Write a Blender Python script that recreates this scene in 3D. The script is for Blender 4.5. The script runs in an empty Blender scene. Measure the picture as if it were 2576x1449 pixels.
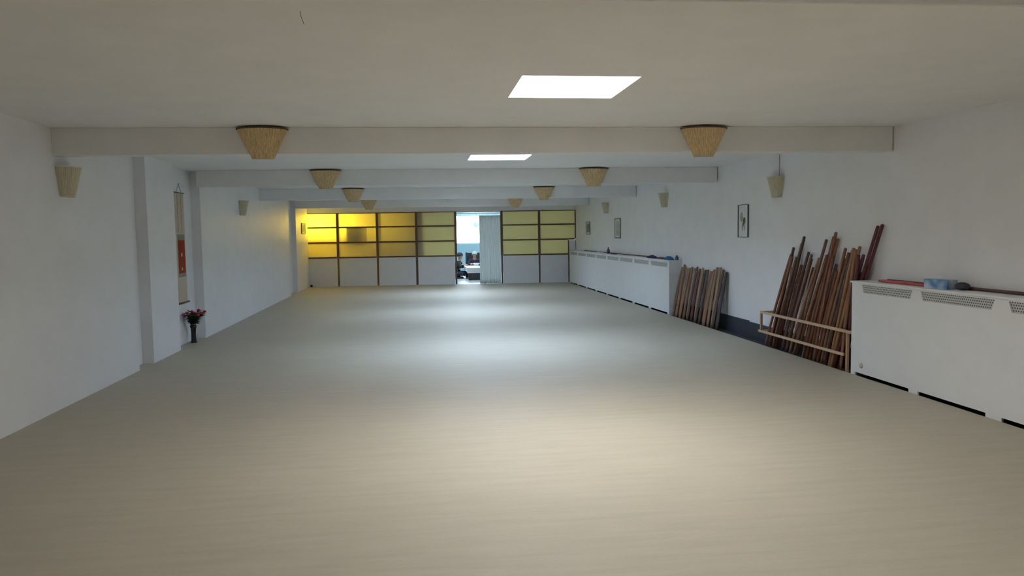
import bpy, math, random
from mathutils import Vector, Matrix

# ---------------------------------------------------------------- camera, world, exposure
SC = bpy.context.scene
COL = SC.collection
H = 1.5
YAW, PITCH, ROLL, FPX = math.radians(6.8719), math.radians(-4.0985), math.radians(-0.8794), 1913.0
fwd = Vector((math.sin(YAW) * math.cos(PITCH), math.cos(YAW) * math.cos(PITCH), math.sin(PITCH)))
rgt = Vector((math.cos(YAW), -math.sin(YAW), 0))
upv = rgt.cross(fwd)
r2 = rgt * math.cos(ROLL) + upv * math.sin(ROLL)
u2 = -rgt * math.sin(ROLL) + upv * math.cos(ROLL)
cd = bpy.data.cameras.new('camera')
cam = bpy.data.objects.new('camera', cd)
COL.objects.link(cam)
M = Matrix((r2, u2, -fwd)).transposed().to_4x4()
M.translation = Vector((0, 0, H))
cam.matrix_world = M
cd.sensor_width = 36.0
cd.lens = FPX / 2576.0 * 36.0
cd.clip_start = 0.05
cd.clip_end = 200
SC.camera = cam

w = bpy.data.worlds.new('world')
SC.world = w
w.use_nodes = True
w.node_tree.nodes['Background'].inputs[0].default_value = (0.6, 0.75, 1.0, 1)
w.node_tree.nodes['Background'].inputs[1].default_value = 0.3

SC.view_settings.view_transform = 'Standard'
SC.view_settings.look = 'None'
SC.view_settings.gamma = 1
SC.view_settings.use_curve_mapping = False
SC.view_settings.exposure = 0.0
SC.cycles.use_denoising = True
SC.cycles.max_bounces = 8
SC.cycles.adaptive_threshold = 0.02
SC.cycles.diffuse_bounces = 5
SC.cycles.transparent_max_bounces = 8
SC.cycles.sample_clamp_indirect = 8

SKY = [  # skylights, the last one added: y centre, colour, strength
    (0.60, (1.0, 0.983, 0.975), 34.0),
    (5.22, (1.0, 0.983, 0.975), 46.0),
    (9.92, (0.56, 0.735, 1.0), 68.0),
    (14.60, (0.56, 0.735, 1.0), 66.0),
    (19.20, (0.56, 0.735, 1.0), 62.0),
    (25.30, (0.66, 0.86, 1.0), 40.0)]  # added opening in the back room, brightens the low table from above
SKYX = (0.67, 1.44)
BACK_WINDOW = ((0.72, 0.88, 1.0), 24.0)
SCONCE_GLOW = 420.0

# ---------------------------------------------------------------- materials
def new_mat(name):
    m = bpy.data.materials.new(name)
    m.use_nodes = True
    nt = m.node_tree
    b = nt.nodes['Principled BSDF']
    return m, nt, b

def mat(name, col, rough=0.6, var=0.06, scale=8.0, stretch=(1, 1, 1), bump=0.0, spec=0.4, metal=0.0, col2=None, detail=4, coat=0.0):
    m, nt, b = new_mat(name)
    tc = nt.nodes.new('ShaderNodeTexCoord')
    mp = nt.nodes.new('ShaderNodeMapping')
    mp.inputs['Scale'].default_value = stretch
    nz = nt.nodes.new('ShaderNodeTexNoise')
    nz.inputs['Scale'].default_value = scale
    nz.inputs['Detail'].default_value = detail
    rp = nt.nodes.new('ShaderNodeValToRGB')
    c2 = col2 if col2 else tuple(max(0, c * (1 - 2 * var)) for c in col)
    c1 = col if col2 else tuple(min(1, c * (1 + var)) for c in col)
    rp.color_ramp.elements[0].position = 0.3
    rp.color_ramp.elements[1].position = 0.7
    rp.color_ramp.elements[0].color = (*c2, 1)
    rp.color_ramp.elements[1].color = (*c1, 1)
    nt.links.new(tc.outputs['Object'], mp.inputs[0])
    nt.links.new(mp.outputs[0], nz.inputs['Vector'])
    nt.links.new(nz.outputs['Fac'], rp.inputs[0])
    nt.links.new(rp.outputs[0], b.inputs['Base Color'])
    b.inputs['Roughness'].default_value = rough
    b.inputs['Specular IOR Level'].default_value = spec
    b.inputs['Metallic'].default_value = metal
    b.inputs['Coat Weight'].default_value = coat
    if bump:
        bp = nt.nodes.new('ShaderNodeBump')
        bp.inputs['Strength'].default_value = bump
        bp.inputs['Distance'].default_value = 0.01
        nt.links.new(nz.outputs['Fac'], bp.inputs['Height'])
        nt.links.new(bp.outputs[0], b.inputs['Normal'])
    return m

def emit_mat(name, col, strength):
    m, nt, b = new_mat(name)
    b.inputs['Base Color'].default_value = (0.9, 0.9, 0.9, 1)
    b.inputs['Emission Color'].default_value = (*col, 1)
    b.inputs['Emission Strength'].default_value = strength
    nz = nt.nodes.new('ShaderNodeTexNoise')
    nz.inputs['Scale'].default_value = 2.0
    mr = nt.nodes.new('ShaderNodeMapRange')
    mr.inputs['To Min'].default_value = strength * 0.95
    mr.inputs['To Max'].default_value = strength * 1.05
    nt.links.new(nz.outputs['Fac'], mr.inputs['Value'])
    nt.links.new(mr.outputs[0], b.inputs['Emission Strength'])
    return m

def floor_mat():
    m, nt, b = new_mat('woven_mat')
    L = nt.links.new
    tc = nt.nodes.new('ShaderNodeTexCoord')
    def noise(scale, stretch, detail=3):
        mp = nt.nodes.new('ShaderNodeMapping'); mp.inputs['Scale'].default_value = stretch
        n = nt.nodes.new('ShaderNodeTexNoise'); n.inputs['Scale'].default_value = scale; n.inputs['Detail'].default_value = detail
        L(tc.outputs['Object'], mp.inputs[0]); L(mp.outputs[0], n.inputs['Vector'])
        return n
    n1 = noise(5.0, (0.35, 3.0, 1))        # streaks across the hall
    n2 = noise(60.0, (0.5, 2.0, 1), 2)     # fine weave mottling
    n3 = noise(0.8, (1, 1, 1), 2)
    mx = nt.nodes.new('ShaderNodeMath'); mx.operation = 'ADD'
    m1 = nt.nodes.new('ShaderNodeMath'); m1.operation = 'MULTIPLY'; m1.inputs[1].default_value = 0.5
    L(n1.outputs['Fac'], mx.inputs[0]); L(n2.outputs['Fac'], m1.inputs[0]); L(m1.outputs[0], mx.inputs[1])
    m3 = nt.nodes.new('ShaderNodeMath'); m3.operation = 'MULTIPLY_ADD'; m3.inputs[1].default_value = 0.5
    L(n3.outputs['Fac'], m3.inputs[0]); L(mx.outputs[0], m3.inputs[2])
    rp = nt.nodes.new('ShaderNodeValToRGB')
    rp.color_ramp.elements[0].position = 0.75; rp.color_ramp.elements[1].position = 1.25
    rp.color_ramp.elements[0].color = (*FLOOR_A, 1)
    rp.color_ramp.elements[1].color = (*FLOOR_B, 1)
    mr = nt.nodes.new('ShaderNodeMapRange'); mr.inputs['From Min'].default_value = 0.6; mr.inputs['From Max'].default_value = 1.4
    L(m3.outputs[0], mr.inputs['Value']); L(mr.outputs[0], rp.inputs[0])
    rp.color_ramp.elements[0].position = 0.2; rp.color_ramp.elements[1].position = 0.8
    L(rp.outputs[0], b.inputs['Base Color'])
    b.inputs['Roughness'].default_value = 0.62
    b.inputs['Specular IOR Level'].default_value = 0.35
    bp = nt.nodes.new('ShaderNodeBump'); bp.inputs['Strength'].default_value = 0.13; bp.inputs['Distance'].default_value = 0.01
    L(mx.outputs[0], bp.inputs['Height']); L(bp.outputs[0], b.inputs['Normal'])
    return m
FLOOR_A = (0.43, 0.388, 0.305)
FLOOR_B = (0.48, 0.436, 0.345)

def wood(name, col, dark=0.6, along='Z'):
    st = {'X': (0.6, 9, 9), 'Y': (9, 0.6, 9), 'Z': (9, 9, 0.6)}[along]
    return mat(name, col, 0.5, scale=3.0, stretch=st, col2=tuple(c * dark for c in col), bump=0.05)

def pane_mat(name, col, transl=0.42, transp=0.11):
    m, nt, b = new_mat(name)
    L = nt.links.new
    out = nt.nodes['Material Output']
    nz = nt.nodes.new('ShaderNodeTexNoise'); nz.inputs['Scale'].default_value = 12
    rp = nt.nodes.new('ShaderNodeValToRGB')
    rp.color_ramp.elements[0].color = (*[c * 0.93 for c in col], 1); rp.color_ramp.elements[1].color = (*col, 1)
    L(nz.outputs['Fac'], rp.inputs[0]); L(rp.outputs[0], b.inputs['Base Color'])
    b.inputs['Roughness'].default_value = 0.5
    tl = nt.nodes.new('ShaderNodeBsdfTranslucent'); tl.inputs[0].default_value = (1.0, 0.90, 0.50, 1)
    tp = nt.nodes.new('ShaderNodeBsdfTransparent'); tp.inputs[0].default_value = (1.0, 0.93, 0.65, 1)
    a = nt.nodes.new('ShaderNodeMixShader'); a.inputs[0].default_value = transl
    c = nt.nodes.new('ShaderNodeMixShader'); c.inputs[0].default_value = transp
    L(b.outputs[0], a.inputs[1]); L(tl.outputs[0], a.inputs[2])
    L(a.outputs[0], c.inputs[1]); L(tp.outputs[0], c.inputs[2]); L(c.outputs[0], out.inputs[0])
    return m

def cloth_mat(name, col, transl=0.35):
    m, nt, b = new_mat(name)
    L = nt.links.new
    out = nt.nodes['Material Output']
    nz = nt.nodes.new('ShaderNodeTexNoise'); nz.inputs['Scale'].default_value = 25
    rp = nt.nodes.new('ShaderNodeValToRGB')
    rp.color_ramp.elements[0].color = (*[c * 0.9 for c in col], 1); rp.color_ramp.elements[1].color = (*col, 1)
    L(nz.outputs['Fac'], rp.inputs[0]); L(rp.outputs[0], b.inputs['Base Color'])
    b.inputs['Roughness'].default_value = 0.85
    tl = nt.nodes.new('ShaderNodeBsdfTranslucent'); tl.inputs[0].default_value = (*col, 1)
    a = nt.nodes.new('ShaderNodeMixShader'); a.inputs[0].default_value = transl
    L(b.outputs[0], a.inputs[1]); L(tl.outputs[0], a.inputs[2]); L(a.outputs[0], out.inputs[0])
    return m

def grille_mat():
    # white sheet metal punched with rows of round holes
    m, nt, b = new_mat('perforated_metal')
    L = nt.links.new
    tc = nt.nodes.new('ShaderNodeTexCoord')
    sep = nt.nodes.new('ShaderNodeSeparateXYZ')
    L(tc.outputs['Object'], sep.inputs[0])
    def cell(sock, pitch, off=None):
        d = nt.nodes.new('ShaderNodeMath'); d.operation = 'DIVIDE'; d.inputs[1].default_value = pitch
        L(sock, d.inputs[0])
        src = d.outputs[0]
        if off:
            a = nt.nodes.new('ShaderNodeMath'); a.operation = 'ADD'; L(src, a.inputs[0]); L(off, a.inputs[1]); src = a.outputs[0]
        f = nt.nodes.new('ShaderNodeMath'); f.operation = 'FRACT'; L(src, f.inputs[0])
        s = nt.nodes.new('ShaderNodeMath'); s.operation = 'SUBTRACT'; s.inputs[1].default_value = 0.5; L(f.outputs[0], s.inputs[0])
        p = nt.nodes.new('ShaderNodeMath'); p.operation = 'POWER'; p.inputs[1].default_value = 2; 
        ab = nt.nodes.new('ShaderNodeMath'); ab.operation = 'ABSOLUTE'; L(s.outputs[0], ab.inputs[0]); L(ab.outputs[0], p.inputs[0])
        return d.outputs[0], p.outputs[0]
    zi, zc = cell(sep.outputs['Z'], 0.021)
    fl = nt.nodes.new('ShaderNodeMath'); fl.operation = 'FLOOR'; L(zi, fl.inputs[0])
    hf = nt.nodes.new('ShaderNodeMath'); hf.operation = 'MULTIPLY'; hf.inputs[1].default_value = 0.5; L(fl.outputs[0], hf.inputs[0])
    _, yc = cell(sep.outputs['Y'], 0.024, hf.outputs[0])
    ad = nt.nodes.new('ShaderNodeMath'); ad.operation = 'ADD'; L(zc, ad.inputs[0]); L(yc, ad.inputs[1])
    lt = nt.nodes.new('ShaderNodeMath'); lt.operation = 'LESS_THAN'; lt.inputs[1].default_value = 0.075; L(ad.outputs[0], lt.inputs[0])
    mx = nt.nodes.new('ShaderNodeMixRGB'); mx.inputs[1].default_value = (0.55, 0.55, 0.52, 1); mx.inputs[2].default_value = (0.05, 0.05, 0.055, 1)
    L(lt.outputs[0], mx.inputs[0]); L(mx.outputs[0], b.inputs['Base Color'])
    b.inputs['Roughness'].default_value = 0.5
    return m

WALL = mat('white_wall_paint', (0.88, 0.875, 0.88), 0.42, 0.015, 3.0, bump=0.03, spec=0.5)
CEIL = mat('ceiling_paint', (0.86, 0.855, 0.84), 0.75, 0.015, 3.0, bump=0.03)
BEAMM = mat('beam_paint', (0.86, 0.855, 0.84), 0.7, 0.015, 3.0, bump=0.03)
FLOORM = floor_mat()
LOWFLOOR = mat('dark_subfloor', (0.045, 0.045, 0.055), 0.8, 0.1)
NAVY = mat('navy_skirting_paint', (0.03, 0.036, 0.055), 0.55, 0.12, 20)
COVERM = mat('radiator_cover_enamel', (0.83, 0.84, 0.84), 0.45, 0.012, 4.0)
DARK = mat('dark_void', (0.02, 0.02, 0.022), 0.9, 0.1)
GRILLE = grille_mat()
SCREENWOOD = wood('screen_timber', (0.17, 0.085, 0.055))
SCREENWOODX = wood('screen_timber_rail', (0.15, 0.075, 0.05), along='X')
PANE = pane_mat('yellow_rice_paper', (0.54, 0.50, 0.36))
WHITEP = mat('white_panel', (0.82, 0.83, 0.84), 0.6, 0.015, 4)
CURTAINM = cloth_mat('grey_curtain_cloth', (0.90, 0.92, 0.91), 0.5)
METAL = mat('steel', (0.55, 0.56, 0.58), 0.35, 0.05, metal=0.8)
DMETAL = mat('dark_metal', (0.06, 0.06, 0.065), 0.5, 0.05)
SHADE_TAN = mat('tan_reed_shade', (0.74, 0.57, 0.32), 0.7, 0.14, 70, (1, 1, 0.01))
SHADE_PALE = mat('pale_paper_shade', (0.72, 0.67, 0.50), 0.7, 0.06, 50, (1, 1, 0.01))
RIM_SHADOW = mat('rim_shadow_brown', (0.15, 0.11, 0.07), 0.7, 0.1)  # brown stands in for the shadow line where the lamp meets the ceiling
PALEWOOD = wood('pale_rack_timber', (0.62, 0.43, 0.27), 0.85, 'Y')
PALEWOODZ = wood('pale_rack_timber_post', (0.50, 0.31, 0.17), 0.85, 'Z')
STAFFW = [wood('red_brown_wood', (0.26, 0.095, 0.05)), wood('chestnut_wood', (0.33, 0.15, 0.075)),
          wood('dark_stained_wood', (0.10, 0.045, 0.032)), wood('amber_wood', (0.40, 0.215, 0.10)),
          wood('mid_brown_wood', (0.21, 0.11, 0.065)), wood('dark_red_wood', (0.13, 0.03, 0.032)),
          wood('grey_brown_wood', (0.30, 0.20, 0.13)), wood('near_black_wood', (0.045, 0.035, 0.035))]

# ---------------------------------------------------------------- mesh helpers
def ident(x, y, z):
    return (x, y, z)

def xl(y):   # hall face of the left wall
    return -3.19 - 0.0061 * (y - 5)

def xs(y):   # drift of the right-hand wall line
    return 0.0028 * (y - 5)

def RW(x, y, z):
    return (x + xs(y), y, z)

def FW(x, o, z):   # far screen wall: x across, o depth behind it
    return (x, 23.04 - 0.08 * x + o, z)

class MB:
    def __init__(s):
        s.v = []; s.f = []; s.mi = []
    def add(s, vs, fs, mi=0):
        n = len(s.v)
        s.v += [tuple(p) for p in vs]
        s.f += [tuple(i + n for i in f) for f in fs]
        s.mi += [mi] * len(fs)
        return s
    def box(s, x0, x1, y0, y1, z0, z1, mp=ident, mi=0):
        c = [(x0, y0, z0), (x1, y0, z0), (x1, y1, z0), (x0, y1, z0), (x0, y0, z1), (x1, y0, z1), (x1, y1, z1), (x0, y1, z1)]
        return s.add([mp(*p) for p in c], [(0, 3, 2, 1), (4, 5, 6, 7), (0, 1, 5, 4), (1, 2, 6, 5), (2, 3, 7, 6), (3, 0, 4, 7)], mi)
    def prism(s, poly, z0, z1, mi=0):   # poly counter-clockwise in xy
        n = len(poly)
        vs = [(x, y, z0) for x, y in poly] + [(x, y, z1) for x, y in poly]
        fs = [tuple(range(n))[::-1], tuple(range(n, 2 * n))] + [(i, (i + 1) % n, n + (i + 1) % n, n + i) for i in range(n)]
        return s.add(vs, fs, mi)
    def prism_x(s, poly, x0, x1, mp=ident, mi=0):   # poly in yz, extruded along x
        n = len(poly)
        vs = [mp(x0, y, z) for y, z in poly] + [mp(x1, y, z) for y, z in poly]
        fs = [tuple(range(n)), tuple(range(n, 2 * n))[::-1]] + [(i, n + i, n + (i + 1) % n, (i + 1) % n) for i in range(n)]
        return s.add(vs, fs, mi)
    def tube(s, pts, radii, n=10, mi=0, squash=None):
        pts = [Vector(p) for p in pts]
        if not isinstance(radii, (list, tuple)): radii = [radii] * len(pts)
        rings = []
        ref = None
        for i, p in enumerate(pts):
            t = (pts[min(i + 1, len(pts) - 1)] - pts[max(i - 1, 0)]).normalized()
            if ref is None:
                ref = t.cross(Vector((0, 0, 1))) if abs(t.z) < 0.9 else t.cross(Vector((0, 1, 0)))
            a = (ref - t * ref.dot(t)).normalized(); b = t.cross(a); ref = a
            k = squash or 1
            rings.append([p + (a * math.cos(q) * k + b * math.sin(q)) * radii[i] for q in [2 * math.pi * j / n for j in range(n)]])
        vs = [q for r in rings for q in r]
        fs = []
        for i in range(len(pts) - 1):
            for j in range(n):
                k2 = (j + 1) % n
                fs.append((i * n + j, i * n + k2, (i + 1) * n + k2, (i + 1) * n + j))
        fs.append(tuple(range(n))[::-1]); fs.append(tuple((len(pts) - 1) * n + j for j in range(n)))
        return s.add(vs, fs, mi)
    def lathe(s, prof, c=(0, 0, 0), n=20, mi=0, sy=1.0):
        vs = []
        for r, z in prof:
            for j in range(n):
                q = 2 * math.pi * j / n
                vs.append((c[0] + r * math.cos(q), c[1] + r * sy * math.sin(q), c[2] + z))
        fs = []
        for i in range(len(prof) - 1):
            for j in range(n):
                k = (j + 1) % n
                fs.append((i * n + j, i * n + k, (i + 1) * n + k, (i + 1) * n + j))
        fs.append(tuple(range(n))[::-1]); fs.append(tuple((len(prof) - 1) * n + j for j in range(n)))
        return s.add(vs, fs, mi)
    def ball(s, c, r, n=10, mi=0):
        rx, ry, rz = r if isinstance(r, tuple) else (r, r, r)
        vs = []; m = n // 2 + 1
        for i in range(1, m):
            t = math.pi * i / m
            for j in range(n):
                q = 2 * math.pi * j / n
                vs.append((c[0] + rx * math.sin(t) * math.cos(q), c[1] + ry * math.sin(t) * math.sin(q), c[2] - rz * math.cos(t)))
        fs = []
        for i in range(m - 2):
            for j in range(n):
                k = (j + 1) % n
                fs.append((i * n + j, i * n + k, (i + 1) * n + k, (i + 1) * n + j))
        fs.append(tuple(range(n))[::-1]); fs.append(tuple((m - 2) * n + j for j in range(n)))
        return s.add(vs, fs, mi)
    def build(s, name, mats, parent=None, smooth=False, bevel=0.0, local=True):
        me = bpy.data.meshes.new(name)
        off = Vector((0, 0, 0))
        if parent is not None and local:
            off = parent.matrix_world.translation if parent.parent is None else parent.parent.location + parent.location
        me.from_pydata([tuple(Vector(p) - off) for p in s.v], [], s.f)
        if not isinstance(mats, (list, tuple)): mats = [mats]
        for m_ in mats: me.materials.append(m_)
        for p, mi in zip(me.polygons, s.mi):
            p.material_index = mi
            p.use_smooth = smooth
        me.update()
        o = bpy.data.objects.new(name, me)
        COL.objects.link(o)
        if parent is not None: o.parent = parent
        if bevel:
            b = o.modifiers.new('bevel', 'BEVEL'); b.width = bevel; b.segments = 2; b.limit_method = 'ANGLE'
        return o

def tag(o, label=None, cat=None, group=None, kind=None):
    if label: o['label'] = label
    if cat: o['category'] = cat
    if group: o['group'] = group
    if kind: o['kind'] = kind
    return o

def thing(name, loc, label, cat, group=None):
    o = bpy.data.objects.new(name, None)
    o.empty_display_size = 0.1
    o.location = loc
    COL.objects.link(o)
    bpy.context.view_layer.update()
    return tag(o, label, cat, group)

def copy_tree(o, loc=None, rotz=None, label=None, group=None):
    c = o.copy(); COL.objects.link(c)
    if loc is not None: c.location = loc
    if rotz is not None: c.rotation_euler = (0, 0, rotz)
    if label: c['label'] = label
    if group: c['group'] = group
    for ch in list(o.children):
        d = ch.copy(); COL.objects.link(d); d.parent = c
        for g in list(ch.children):
            e = g.copy(); COL.objects.link(e); e.parent = d
    return c

def struct(o, label=None):
    return tag(o, label, kind='structure')

ZC, ZB = 2.492, 2.252       # ceiling, beam soffit
XW = 4.652                  # right wall face (plus drift)
XC = 4.412                  # radiator cover front (plus drift)

# ---------------------------------------------------------------- room shell
m = MB()
ys = [-4.0, 23.0, 29.6]
m.add([(xl(-4) - 0.3, -4.1, 0), RW(XC - 0.012, -4.1, 0), RW(XC - 0.012, 22.68, 0), FW(-3.7, 0.0, 0)], [(0, 1, 2, 3)])
m.add([RW(XC - 0.012, -4.1, 0), RW(XC - 0.012, 22.68, 0), RW(XC - 0.012, 22.68, -0.03), RW(XC - 0.012, -4.1, -0.03)], [(0, 3, 2, 1)])
m.add([RW(XC - 0.012, -4.1, -0.03), RW(XW + 0.2, -4.1, -0.03), RW(XW + 0.2, 22.66, -0.03), RW(XC - 0.012, 22.68, -0.03)], [(0, 1, 2, 3)], 1)
m.add([FW(-3.7, 0, 0), FW(4.9, 0, 0), (4.9, 29.7, 0), (-3.7, 29.7, 0)], [(0, 1, 2, 3)], 2)
BACKFLOOR = mat('back_room_floor', (0.55, 0.60, 0.62), 0.35, 0.06, 3)
struct(m.build('floor', [FLOORM, LOWFLOOR, BACKFLOOR]), 'beige woven mat floor running the length of the hall')

# left wall with its three shallow recesses
A, RD = [], 0.135
pl = [(xl(-4), -4.0), (xl(9.08), 9.08), (xl(9.08) - RD, 9.08), (xl(9.57) - RD, 9.57), (xl(9.57), 9.57), (xl(10.63), 10.63),
      (xl(10.63) - RD, 10.63), (xl(11.87) - RD, 11.87), (xl(11.87), 11.87), (xl(19.9), 19.9), (xl(19.9) - 0.12, 19.9),
      (xl(21.05) - 0.12, 21.05), (xl(21.05), 21.05), (xl(29.6), 29.7), (-3.75, 29.7), (-3.75, -4.0)]
struct(MB().prism(pl, -0.05, 3.0).build('wall_left', WALL), 'white left wall with shallow full-height recesses')
m = MB().box(XW, XW + 0.25, -4.0, 29.7, -0.05, 2.80, RW)
struct(m.build('wall_right', WALL), 'long white right wall')
struct(MB().box(-3.8, 5.0, -4.2, -4.0, -0.05, 3.0).build('wall_back', WALL), 'white wall behind the viewer')
m = MB().box(-3.45, 4.80, 0.0, 0.16, 2.185, ZC + 0.02, FW)
m.box(1.10, 2.46, 0.0, 0.16, 2.150, 2.186, FW)
m.box(-3.45, -3.31, 0.0, 0.10, 0.0, 2.19, FW)
struct(m.build('wall_far', WALL), 'white header wall above the yellow paper screens')

# ceiling, pierced by the skylight shafts
m = MB()
xa, xb = SKYX
top = 2.73
prev = -4.1
for yc, _, _ in SKY:
    y0, y1 = yc - 0.385, yc + 0.385
    m.box(-3.75, 4.95, prev, y0, ZC, top)
    m.box(-3.75, xa, y0, y1, ZC, top)
    m.box(xb, 4.95, y0, y1, ZC, top)
    prev = y1
m.box(-3.75, 4.95, prev, 29.75, ZC, top)
ceil = struct(m.build('ceiling', CEIL), 'white ceiling with square skylights between the beams')
m = MB()
m.tube([(-0.50, 3.474, ZC - 0.0005), (-0.498, 3.53, ZC - 0.0005), (-0.507, 3.60, ZC - 0.0005), (-0.512, 3.728, ZC - 0.0005)], 0.001, 5)
m.build('crack', DARK, ceil)

for i, (yc, colr, st) in enumerate(SKY):
    em = emit_mat('skylight_glow', colr, st)
    r = struct(thing('window_%d' % (i + 1), (0.5 * (xa + xb), yc, top), 'square skylight in ceiling bay %s' % ['behind the viewer', 'nearest', 'second', 'third', 'fourth', 'back room'][i], None))
    y0, y1 = yc - 0.385, yc + 0.385
    MB().box(xa - 0.05, xb + 0.05, y0 - 0.05, y1 + 0.05, top + 0.002, top + 0.012).build('window_pane', em, r)
    m = MB()
    m.box(xa, xa + 0.012, y0, y1, top - 0.05, top); m.box(xb - 0.012, xb, y0, y1, top - 0.05, top)
    m.box(xa + 0.012, xb - 0.012, y0, y0 + 0.012, top - 0.05, top); m.box(xa + 0.012, xb - 0.012, y1 - 0.012, y1, top - 0.05, top)
    m.build('window_frame', COVERM, r)

# beams
BY = [2.577, 7.241, 11.729, 16.271, 20.965]
for i, yb in enumerate(BY):
    m = MB()
    hw = 0.085
    sk = -0.0217
    x0, x1 = xl(yb) - 0.001, XW + xs(yb) - 0.011
    f = lambda x, y, z, yb=yb: (x, y + sk * x, z)
    m.box(x0, x1, yb - hw, yb + hw, ZB, ZC, f)
    struct(m.build('trim_%d' % (i + 1), BEAMM, bevel=0.006), 'white ceiling beam, %s from the viewer' % ['first', 'second', 'third', 'fourth', 'fifth'][i])

# skirting of the right wall between the radiator covers
m = MB().box(XW - 0.02, XW - 0.001, 7.36, 13.19, -0.03, 0.19, RW)
m.box(XW - 0.026, XW - 0.001, 10.35, 13.19, 0.19, 0.205, RW)
struct(m.build('baseboard_right', NAVY), 'navy skirting of right wall between the radiator covers')

# ---------------------------------------------------------------- far paper screens
PX = [-3.31, -2.425, -1.252, -0.087, 1.085, 2.467, 3.595, 4.475]
def screen(name_x0, x1, label, left_stile=False, last=False):
    x0 = name_x0
    r = thing('paper_screen', FW(0.5 * (x0 + x1), 0.03, 0), label, 'screen', 'yellow paper screens of the far wall')
    zt, zr = 2.185, [0.855, 1.305, 1.755]
    # stiles
    def stile(xc):
        m = MB()
        m.box(xc - 0.034, xc + 0.034, -0.012, 0.05, 0.855, zt, FW)
        m.box(xc - 0.024, xc + 0.024, -0.012, 0.05, 0.0, 0.855, FW)
        m.build('stile', SCREENWOOD, r)
    if left_stile: stile(x0)
    if last:
        m = MB(); m.box(4.70 - 0.03, 4.70, -0.012, 0.05, 1.33, zt, FW); m.box(4.69, 4.705, -0.012, 0.05, 0.99, 1.33, FW); m.build('stile', SCREENWOOD, r)
        m = MB(); m.box(4.462, 4.492, -0.012, 0.05, 0, 1.28, FW); m.build('stile', SCREENWOOD, r)
        MB().box(4.493, 4.69, 0.0, 0.03, 0.0, 1.28, FW).build('white_infill', WHITEP, r)
    else:
        stile(x1)
    a = x0 + (0.034 if x0 > -3.2 else 0)
    b = x1 - 0.034 if not last else 4.67
    MB().box(a, b, -0.006, 0.04, zt - 0.022, zt, FW).build('rail', SCREENWOODX, r)
    for k, z in enumerate(zr):
        bb = b if not (last and k == 0) else 4.462
        MB().box(a, bb, -0.006, 0.04, z - 0.018, z + 0.022, FW).build('rail', SCREENWOODX, r)
    zs = [zr[0] + 0.022, zr[1] - 0.018, zr[1] + 0.022, zr[2] - 0.018, zr[2] + 0.022, zt - 0.022]
    for k in range(3):
        bb = b if not (last and k == 0) else 4.462
        MB().box(a, bb, 0.012, 0.014, zs[2 * k], zs[2 * k + 1], FW).build('paper_pane', PANE, r)
    bb = b if not last else 4.462
    MB().box(a, bb, 0.0, 0.03, 0.0, zr[0] - 0.018, FW).build('lower_panel', WHITEP, r)
    return r
screen(PX[0], PX[1], 'leftmost yellow paper screen, glowing from a lamp behind')
screen(PX[1], PX[2], 'yellow paper screen second from left with dark board behind')
screen(PX[2], PX[3], 'yellow paper screen third from left')
screen(PX[3], PX[4], 'yellow paper screen directly left of the doorway')
screen(PX[5], PX[6], 'yellow paper screen directly right of the grey curtain', left_stile=True)
screen(PX[6], PX[7], 'rightmost yellow paper screen, notched above the radiator cover', last=True)

# doorway curtain and its rod
m = MB()
m.tube([FW(1.125, 0.04, 2.121), FW(1.8, 0.04, 2.121), FW(2.425, 0.04, 2.121)], 0.008, 8)
tag(m.build('curtain_rod', METAL, smooth=True), 'thin steel rod across top of far doorway', 'curtain rod')
r = thing('curtain', FW(2.12, 0.05, 0.02), 'grey pleated curtain drawn to right side of far doorway', 'curtain')
m = MB()
N, Z = 150, 14
vs = []
x0, x1 = 1.80, 2.435
for k in range(Z + 1):
    z = 0.004 + (2.055 - 0.004) * k / Z
    amp = 0.028 - 0.010 * k / Z
    for i in range(N + 1):
        u = i / N
        x = x0 + (x1 - x0) * u
        ph = u * 2 * math.pi * 10 + 0.6 * math.sin(u * 9)
        vs.append(FW(x, 0.06 + amp * math.sin(ph) + 0.006 * math.sin(2.3 * ph + k * 0.2), z))
fs = [(k * (N + 1) + i, k * (N + 1) + i + 1, (k + 1) * (N + 1) + i + 1, (k + 1) * (N + 1) + i) for k in range(Z) for i in range(N)]
m.add(vs, fs)
o = m.build('cloth', CURTAINM, r, smooth=True)
sm = o.modifiers.new('thickness', 'SOLIDIFY'); sm.thickness = 0.003
for i in range(8):
    x = x0 + 0.02 + (x1 - x0 - 0.04) * i / 7
    pts = [FW(x, 0.04 + 0.016 * math.cos(q), 2.118 + 0.018 * math.sin(q)) for q in [2 * math.pi * j / 12 for j in range(13)]]
    m = MB().tube(pts, 0.003, 6)
    m.tube([FW(x, 0.04, 2.100), FW(x, 0.055, 2.053)], 0.003, 5)
    m.build('ring', METAL, r, smooth=True)

# ---------------------------------------------------------------- back room behind the screens
TEAL = mat('teal_wall_paint', (0.40, 0.62, 0.70), 0.6, 0.03)
m = MB()
bx0, bx1, bz0, bz1 = 1.36, 3.12, 1.13, 2.20
yb = 29.5
m.box(-3.7, 4.9, yb, yb + 0.2, 0, bz0); m.box(-3.7, 4.9, yb, yb + 0.2, bz1, 2.75)
m.box(-3.7, bx0, yb, yb + 0.2, bz0, bz1); m.box(bx1, 4.9, yb, yb + 0.2, bz0, bz1)
struct(m.build('wall_front', TEAL), 'pale teal end wall of the room beyond the doorway')
r = struct(thing('window_7', (2.4, yb, bz0), 'bright window of the room beyond the doorway', None))
MB().box(bx0, bx1, yb + 0.08, yb + 0.09, bz0, bz1).build('window_pane', emit_mat('daylight_glow', *BACK_WINDOW), r)
m = MB()
for x in (bx0, 2.5, bx1 - 0.05): m.box(x, x + 0.05, yb + 0.02, yb + 0.078, bz0, bz1)
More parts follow.
